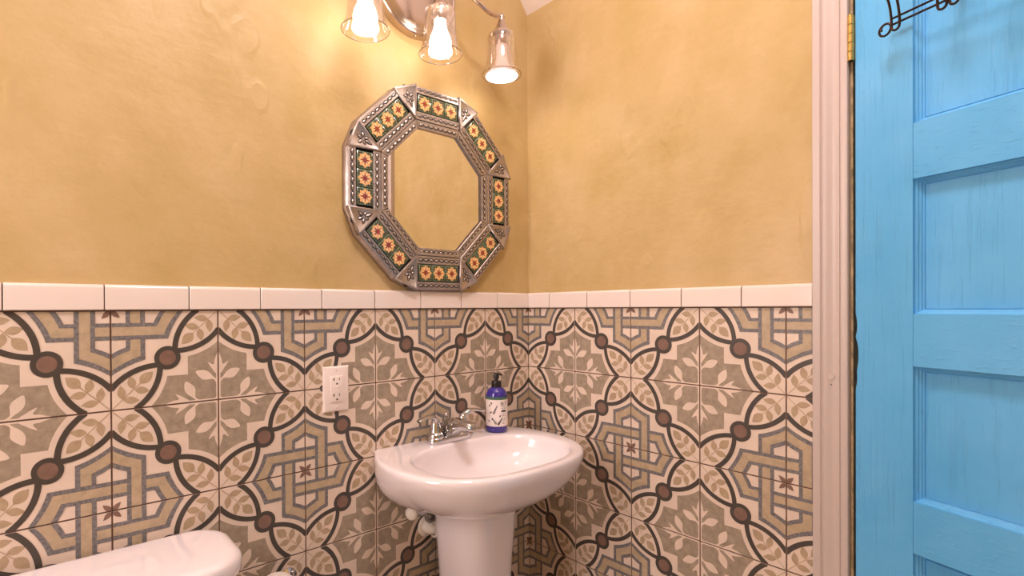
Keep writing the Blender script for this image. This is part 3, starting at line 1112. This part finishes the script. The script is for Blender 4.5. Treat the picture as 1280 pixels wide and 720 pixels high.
def talavera(k, xc):
    m = MB()
    zc = (A_T0 + A_T1) / 2
    hs, hz = 0.0232, 0.0236
    d = FD + 0.0006
    rs = [[mp(xc + sx * (hs - i), zc + sz * (hz - i), k, dd) for sx, sz in ((-1, -1), (1, -1), (1, 1), (-1, 1))] for i, dd in ((0, FD - 0.0034), (0, d - 0.0006), (0.0006, d))]
    m.rings(rs, MT['tal_green'])
    L = lambda pts, mat, lay: m.poly([mp(xc + x * hs, zc + z * hz, k, d + 0.00008 * lay) for x, z in pts], MT[mat])
    L([(-0.93, -0.93), (0.93, -0.93), (0.93, 0.93), (-0.93, 0.93)], 'tal_dark', 1) if False else None
    for sx in (-1, 1):                       # dark leaf sprays in the corners
        for sz in (-1, 1):
            L([(sx * a, sz * b) for a, b in blade((0.50, 0.50), (0.90, 0.90), 0.13, 5)], 'tal_dark', 1)
            L([(sx * a, sz * b) for a, b in blade((0.35, 0.62), (0.55, 0.94), 0.10, 5)], 'tal_dark', 1)
            L([(sx * b, sz * a) for a, b in blade((0.35, 0.62), (0.55, 0.94), 0.10, 5)], 'tal_dark', 1)
    star = []                                # scalloped rosette
    for i in range(48):
        a = 2 * PI * i / 48
        r = 0.80 + 0.10 * math.cos(8 * a) + 0.05 * math.cos(16 * a)
        star.append((r * math.cos(a), r * math.sin(a)))
    L(star, 'tal_cream', 2)
    for i in range(8):
        a = 2 * PI * (i + 0.5) / 8
        L(blade((0.22 * math.cos(a), 0.22 * math.sin(a)), (0.80 * math.cos(a), 0.80 * math.sin(a)), 0.085, 5), 'tal_orange', 3)
    for i in range(4):
        a = PI / 2 * i
        L(blade((0.05 * math.cos(a), 0.05 * math.sin(a)), (0.60 * math.cos(a), 0.60 * math.sin(a)), 0.10, 5), 'tal_red', 4)
        a += PI / 4
        L(blade((0.05 * math.cos(a), 0.05 * math.sin(a)), (0.46 * math.cos(a), 0.46 * math.sin(a)), 0.085, 5), 'tal_red', 4)
    L([(0.17 * math.cos(2 * PI * i / 14), 0.17 * math.sin(2 * PI * i / 14)) for i in range(14)], 'tal_red', 5)
    return m


for k in range(8):
    m = MB()
    strip(m, A_IN * tan, A_IN, A_L1 * tan, A_L1, k, FD - 0.001, FD + 0.001)
    strip(m, A_S1 * tan - 0.0008, A_S1, HL, A_T0 - 0.0012, k, FD + 0.001, FD + 0.0014)
    strip(m, HL, A_O0, HL, A_OUT, k, FD + 0.0012, FD - 0.0002)
    emboss(m, -0.070, 0.070, (A_IN + A_L1) / 2, k, FD, 8, 0.0062)
    emboss(m, -0.076, 0.076, (A_S1 + A_T0) / 2 - 0.0004, k, FD + 0.0012, 8, 0.0062)
    emboss(m, -0.076, 0.076, (A_O0 + A_OUT) / 2, k, FD + 0.0006, 8, 0.0058)
    seg = m.build('frame_segment', mir, weld=False, angle=20)
    for xc in (-0.0485, 0.0, 0.0485):
        talavera(k, xc).build('flower_tile', seg, weld=False, angle=20)
# triangular corner plates, apex at the inner octagon
for k in range(8):
    m = MB()
    P0 = mp(-A_S1 * tan, A_S1, k, 0)
    P1 = mp(-HL, A_OUT + 0.003, k, 0)
    P2 = mp(HL, A_OUT + 0.003, k + 1, 0)
    tri = [Vector(p) for p in (P0, P1, P2)]
    cen = (tri[0] + tri[1] + tri[2]) / 3

    def tr(f, d):
        return [(cen + (p - cen) * f) + Vector((0, -d, 0)) for p in tri]
    m.rings([tr(1.03, FD - 0.012), tr(1.05, FD + 0.003), tr(1.02, FD + 0.0048), tr(0.90, FD + 0.0048), tr(0.84, FD + 0.0024)], MT['tin'], False, True)
    # a sprig pressed into the plate
    axis = ((tri[1] + tri[2]) / 2 - tri[0]).normalized()
    side = axis.cross(Vector((0, 1, 0)))
    org = cen + Vector((0, -(FD + 0.0026), 0))

    def sprig(f, tofs, mat, lay, grow):
        for ang, l in ((0.0, 0.022), (1.05, 0.021), (-1.05, 0.021), (2.35, 0.017), (-2.35, 0.017), (PI, 0.030)):
            base = (0.003 * math.cos(ang), 0.003 * math.sin(ang))
            tip = (l * math.cos(ang), l * math.sin(ang))
            if grow:
                m.poly([org + axis * (a - 0.002) + side * b for a, b in blade(base, tip, 0.0056, 6)], mat)
            else:
                bl = blade((base[0] * 1.8, base[1] * 1.8), (tip[0] * 0.86, tip[1] * 0.86), 0.0031, 6)
                mid = org + axis * (tip[0] * 0.5 - 0.002) + side * (tip[1] * 0.5) + Vector((0, -0.0022, 0))
                q = [org + axis * (a - 0.002) + side * b + Vector((0, -0.0002, 0)) for a, b in bl]
                for i in range(len(q)):
                    m.poly([q[i], q[(i + 1) % len(q)], mid], mat)
    sprig(1, 0, MT['tin_dark'], 0, True)
    sprig(1, 0, MT['tin'], 1, False)
    m.build('corner_plate', mir, weld=False, angle=25)

# ------------------------------------------------------------------ vanity light
VX, VZ, VOFF = -0.478, 2.149, 0.125
van = thing('vanity_light', (VX, PL, VZ), 'three-bulb brushed nickel vanity light with clear bell shades', 'light')
m = MB()
m.lathe([(0.1400, 0.0006), (0.1412, 0.002), (0.1405, 0.026), (0.1385, 0.0295), (0.1345, 0.0325), (0.131, 0.0335), (0.1285, 0.0325), (0.1265, 0.0335), (0.121, 0.0365), (0.108, 0.0395), (0.085, 0.042), (0.055, 0.0435), (0.02, 0.0445), (0.001, 0.0446)], MT['nickel'], (0, 0, 0), (0, -1, 0), 96)
m.lathe([(0.0045, 0.0), (0.0045, 0.002), (0.003, 0.003)], MT['nickel'], (0.0, -0.016, -0.1405), (0, 0, -1), 16)
m.build('backplate', van, angle=25)
m = MB()
m.lathe([(0.026, 0.043), (0.026, 0.047), (0.021, 0.052), (0.018, 0.060), (0.020, 0.070), (0.017, 0.082), (0.008, 0.089), (0.001, 0.091)], MT['nickel'], (-0.004, 0, -0.005), (0, -1, 0), 32)
m.build('finial', van, angle=45)
YL = -(VOFF + PL)
lamps = [(-0.704, 1.9035, 'a'), (-0.474, 1.9135, 'a'), (-0.243, 1.9215, 'r')]
for lx, lz, kind in lamps:
    ox, oz = lx - VX, lz - VZ
    m = MB()
    if kind == 'a' and abs(ox) < 0.05:
        pth = [(0.0, -0.04, 0.0), (0.001, -0.070, 0.006), (0.002, -0.100, 0.003), (ox, YL + 0.006, oz + 0.186), (ox, YL, oz + 0.172), (ox, YL, oz + 0.160)]
        pth = [(0.0, -0.040, 0.01), (0.001, -0.085, 0.018), (0.003, YL + 0.004, 0.008), (ox, YL, -0.03), (ox, YL, oz + 0.172)]
    else:
        s_ = -1 if ox < 0 else 1
        pth = [(s_ * 0.015, -0.04, 0.02), (s_ * 0.05, -0.075, 0.035), (s_ * 0.085, -0.105, 0.012), (s_ * 0.118, -0.120, -0.022), (s_ * 0.152, YL, -0.046), (s_ * 0.186, YL, -0.056), (s_ * 0.215, YL, -0.0555), (ox, YL, oz + 0.178)]
    m.tube(catmull(pth, 8), 0.0062, MT['nickel'], 16)
    arm = m.build('arm', van, angle=60)
    m = MB()
    m.lathe([(0.0005, 0.1845), (0.006, 0.1835), (0.0095, 0.1785), (0.0095, 0.172), (0.0085, 0.168), (0.0105, 0.162), (0.0165, 0.146), (0.0235, 0.1335), (0.0255, 0.1300), (0.0262, 0.1255), (0.0215, 0.1250)], MT['nickel'], (ox, YL, oz), 'Z', 36, True, True)
    m.lathe([(0.0175, 0.126), (0.0190, 0.124), (0.0190, 0.094), (0.0180, 0.092), (0.0150, 0.0915)], MT['nickel'], (ox, YL, oz), 'Z', 36)
    m.build('socket_cup', van, angle=40)
    m = MB()
    gl = [(0.0200, 0.1262), (0.0330, 0.1250), (0.0400, 0.1205), (0.0432, 0.1120), (0.0436, 0.0980), (0.0438, 0.0780), (0.0450, 0.0560), (0.0480, 0.0340), (0.0525, 0.0160), (0.0580, 0.0040), (0.0595, 0.0005)]
    gl = [(v.x, v.y) for v in catmull([(a, b, 0) for a, b in gl], 4)]
    m.lathe(gl, MT['glass'], (ox, YL, oz), 'Z', 56, False, False)
    inn = [(max(0.001, r - 0.0022), h - 0.0004) for r, h in gl[4:]]
    m.lathe(inn, MT['glass'], (ox, YL, oz), 'Z', 56, False, False)
    m.lathe([(0.0573, 0.0003), (0.0585, -0.0008), (0.0598, 0.0002), (0.0598, 0.0016), (0.0585, 0.0020), (0.0573, 0.0010), (0.0573, 0.0003)], MT['rimglass'], (ox, YL, oz), 'Z', 56, False, False)
    m.build('glass_shade', van, angle=60)
    m = MB()
    if kind == 'a':
        m.lathe([(0.0135, 0.096), (0.0150, 0.088), (0.0160, 0.080), (0.0195, 0.064), (0.0272, 0.047), (0.0300, 0.034), (0.0292, 0.021), (0.0252, 0.0085), (0.0190, -0.0005), (0.0105, -0.0062), (0.0006, -0.0082)], MT['bulb'], (ox, YL, oz), 'Z', 40)
        m.build('bulb', van, angle=60)
    else:
        m.lathe([(0.0135, 0.094), (0.0160, 0.090), (0.0165, 0.062), (0.0175, 0.046), (0.0220, 0.030), (0.0330, 0.016), (0.0440, 0.006), (0.0478, 0.0005), (0.0478, -0.0025)], MT['stem'], (ox, YL, oz), 'Z', 40, True, False)
        m.lathe([(0.0015, 0.0), (0.0015, 0.0006)], MT['ink_light'], (ox - 0.0125, YL - 0.0108, oz + 0.070), (-0.76, -0.65, 0), 10)
        b_ = m.build('bulb', van, angle=60)
        m = MB()
        m.lathe([(0.0476, -0.0022), (0.0450, -0.0050), (0.0350, -0.0092), (0.0200, -0.0118), (0.0006, -0.0125)], MT['bulb'], (ox, YL, oz), 'Z', 40, False, True)
        m.build('bulb_lens', b_, angle=60)

# ------------------------------------------------------------------ toilet
TX, TZ = -1.267, 0.745
toi = thing('toilet', (TX, -0.13, 0), 'white toilet with a rounded tank lid against the tiled wall', 'toilet')


def rrect(hx, hy, r, cy, n=18):
    pts = []
    for qx, qy, a0 in ((1, 1, 0), (-1, 1, PI / 2), (-1, -1, PI), (1, -1, 1.5 * PI)):
        for i in range(n + 1):
            a = a0 + PI / 2 * i / n
            pts.append((qx * (hx - r) + r * math.cos(a), cy + qy * (hy - r) + r * math.sin(a)))
    return pts


m = MB()
rings = []
for z, hx, hy in ((TZ - 0.038, 0.243, 0.1100), (TZ - 0.034, 0.2465, 0.1125), (TZ - 0.020, 0.2475, 0.1135), (TZ - 0.010, 0.2465, 0.1125), (TZ - 0.004, 0.2425, 0.1085), (TZ - 0.0008, 0.235, 0.101), (TZ, 0.225, 0.091)):
    rings.append([(x, y, z) for x, y in rrect(hx, hy, 0.078 - (0.2475 - hx), 0.0)])
m.rings(rings, MT['porcelain'])
m.build('tank_lid', toi, angle=50)
m = MB()
rings = []
for z, hx, hy in ((0.385, 0.205, 0.080), (0.40, 0.215, 0.088), (0.55, 0.226, 0.096), (TZ - 0.037, 0.234, 0.102)):
    rings.append([(x, y, z) for x, y in rrect(hx, hy, 0.055, 0.0)])
m.rings(rings, MT['porcelain'])
m.build('tank', toi, angle=50)
m = MB()
rings = []
for z, a, b, cy in ((0.0, 0.11, 0.24, -0.22), (0.05, 0.105, 0.23, -0.22), (0.20, 0.115, 0.225, -0.22), (0.32, 0.165, 0.26, -0.26), (0.385, 0.182, 0.285, -0.275), (0.398, 0.182, 0.285, -0.275)):
    rings.append([(lambda q: (q[0], q[1], z))(sup(2 * PI * i / 40, 0, cy, a, b, 2.3)) for i in range(40)])
m.rings(rings, MT['porcelain'])
m.box((-0.10, -0.12, 0.25), (0.10, 0.08, 0.386), MT['porcelain'], 0.03, 3)
m.build('bowl', toi, angle=50)
m = MB()
rings = []
for z, a, b in ((0.399, 0.180, 0.225), (0.403, 0.185, 0.230), (0.418, 0.185, 0.230), (0.430, 0.178, 0.222), (0.434, 0.160, 0.205)):
    rings.append([(lambda q: (q[0], q[1], z))(sup(2 * PI * i / 40, 0, -0.335, a, b, 2.2)) for i in range(40)])
m.rings(rings, MT['plastic'])
m.build('seat_lid', toi, angle=50)
m = MB()
m.lathe([(0.014, 0.0), (0.014, 0.006), (0.006, 0.010)], MT['chrome'], (-0.17, -0.100, 0.655), (0, -1, 0), 20)
m.tube([(-0.17, -0.112, 0.655), (-0.14, -0.116, 0.652), (-0.10, -0.116, 0.646)], [0.006, 0.006, 0.0075], MT['chrome'], 12)
m.build('flush_handle', toi, angle=50)

# ------------------------------------------------------------------ paper roll on its holder
PX, PZ = -0.916, 0.557
hol = thing('paper_holder', (PX + 0.045, 0, PZ + 0.005), 'chrome toilet paper holder on the tile beside the toilet', 'paper holder')
m = MB()
m.lathe([(0.021, 0.0004), (0.021, 0.004), (0.014, 0.009), (0.008, 0.014), (0.007, 0.030)], MT['chrome'], (0.012, 0, 0.0), (0, -1, 0), 28)
m.build('wall_mount', hol, angle=45)
m = MB()
m.tube(catmull([(0.012, -0.026, 0.0), (0.012, -0.034, 0.004), (-0.010, -0.045, 0.004), (-0.045, -0.055, -0.004), (-0.045, -0.100, -0.005), (-0.045, -0.178, -0.005)], 6), 0.0055, MT['chrome'], 14)
m.build('arm', hol, angle=60)
m = MB()
m.lathe([(0.005, 0.0), (0.005, 0.016), (0.0062, 0.019), (0.0052, 0.0245), (0.002, 0.027), (0.0003, 0.0273)], MT['chrome'], (0.012, -0.030, 0.0), 'Z', 20)
m.build('finial', hol, angle=50)
roll = thing('toilet_paper', (PX, -0.06, PZ), 'white toilet paper roll on the chrome holder', 'toilet paper')
m = MB()
m.lathe([(0.0205, 0.0), (0.0545, 0.0), (0.0553, 0.0010), (0.0553, 0.0990), (0.0545, 0.100), (0.0205, 0.100), (0.0205, 0.0)], MT['paper'], (0, 0, 0), (0, -1, 0), 64, False, False)
m.build('paper', roll, angle=40)
m = MB()
m.lathe([(0.0203, 0.0), (0.0203, 0.1004), (0.0190, 0.1004), (0.0190, 0.0), (0.0203, 0.0)], MT['card'], (0, 0, 0), (0, -1, 0), 40, False, False)
m.build('card_core', roll, angle=40)

# ------------------------------------------------------------------ plumbing behind the pedestal
val = thing('shutoff_valve', (-0.490, 0, 0.640), 'chrome shutoff valve with a white knob under the sink', 'valve')
m = MB()
m.lathe([(0.020, 0.0005), (0.020, 0.003), (0.010, 0.006), (0.0095, 0.05)], MT['chrome'], (0.004, 0, 0.008), (0, -1, 0), 24)
m.lathe([(0.0125, -0.016), (0.0135, -0.012), (0.0135, 0.004), (0.011, 0.006), (0.011, 0.012), (0.013, 0.014), (0.013, 0.024)], MT['chrome'], (-0.010, -0.052, 0.008), (-1, 0, 0.1), 24)
m.lathe([(0.011, 0.0), (0.012, 0.003), (0.012, 0.014), (0.009, 0.016)], MT['chrome'], (0.006, -0.052, 0.012), (0, 0, -1), 6)
m.build('valve_body', val, angle=30)
m = MB()
m.lathe([(0.006, 0.0), (0.015, 0.002), (0.0185, 0.006), (0.0185, 0.012), (0.015, 0.017), (0.007, 0.0195), (0.0005, 0.020)], MT['pvc'], (-0.033, -0.052, 0.010), (-0.86, -0.5, 0.1), 28)
m.build('knob', val, angle=50)
m = MB()
m.tube(catmull([(0.010, -0.052, -0.002), (0.016, -0.052, -0.022), (0.032, -0.050, -0.03), (0.05, -0.046, -0.01), (0.056, -0.042, 0.04)], 6), 0.0055, MT['hose'], 12)
m.build('supply_hose', val, angle=60)
trp = thing('drain_trap', (-0.428, 0, 0.576), 'white plastic drain pipe behind the sink pedestal', 'drain pipe')
m = MB()
m.lathe([(0.032, 0.0005), (0.032, 0.003), (0.024, 0.006), (0.019, 0.007)], MT['pvc'], (-0.012, 0, 0.0), (0, -1, 0), 30)
m.tube(catmull([(-0.012, -0.004, 0.0), (-0.012, -0.016, 0.0), (-0.006, -0.026, 0.0), (0.012, -0.031, 0.0), (0.05, -0.031, 0.0), (0.066, -0.036, 0.0), (0.075, -0.06, 0.0), (0.077, -0.12, 0.0), (0.077, -0.175, 0.004)], 6), 0.0195, MT['pvc'], 22)
m.tube([(0.077, -0.172, 0.0), (0.077, -0.172, 0.135)], 0.0195, MT['pvc'], 22)
m.build('pipe', trp, angle=50)
m = MB()
m.lathe([(0.0205, 0.0), (0.0265, 0.001), (0.0285, 0.004), (0.0285, 0.022), (0.0265, 0.027), (0.0205, 0.028)], MT['pvc'], (-0.012, -0.029, 0.0), (1, -0.12, 0), 30, False, False)
m.build('slip_nut', trp, angle=35)

# ------------------------------------------------------------------ ceiling lamp added out of view as fill light
cl = thing('fill_lamp', (-0.85, -1.02, ZT), 'added fill lamp, an unseen round frosted dome on the flat white ceiling', 'added fill light')
m = MB()
m.lathe([(0.19, 0.0005), (0.19, 0.022), (0.182, 0.028), (0.17, 0.028)], MT['nickel'], (0, 0, 0), (0, 0, -1), 48)
m.build('base_ring', cl, angle=40)
m = MB()
m.lathe([(0.178, 0.027), (0.172, 0.052), (0.145, 0.078), (0.10, 0.094), (0.05, 0.102), (0.001, 0.104)], emitter('fill_dome_glow', (1.0, 0.86, 0.86, 1), FILL_LAMP), (0, 0, 0), (0, 0, -1), 48, False, False)
m.build('fill_dome', cl, angle=60)
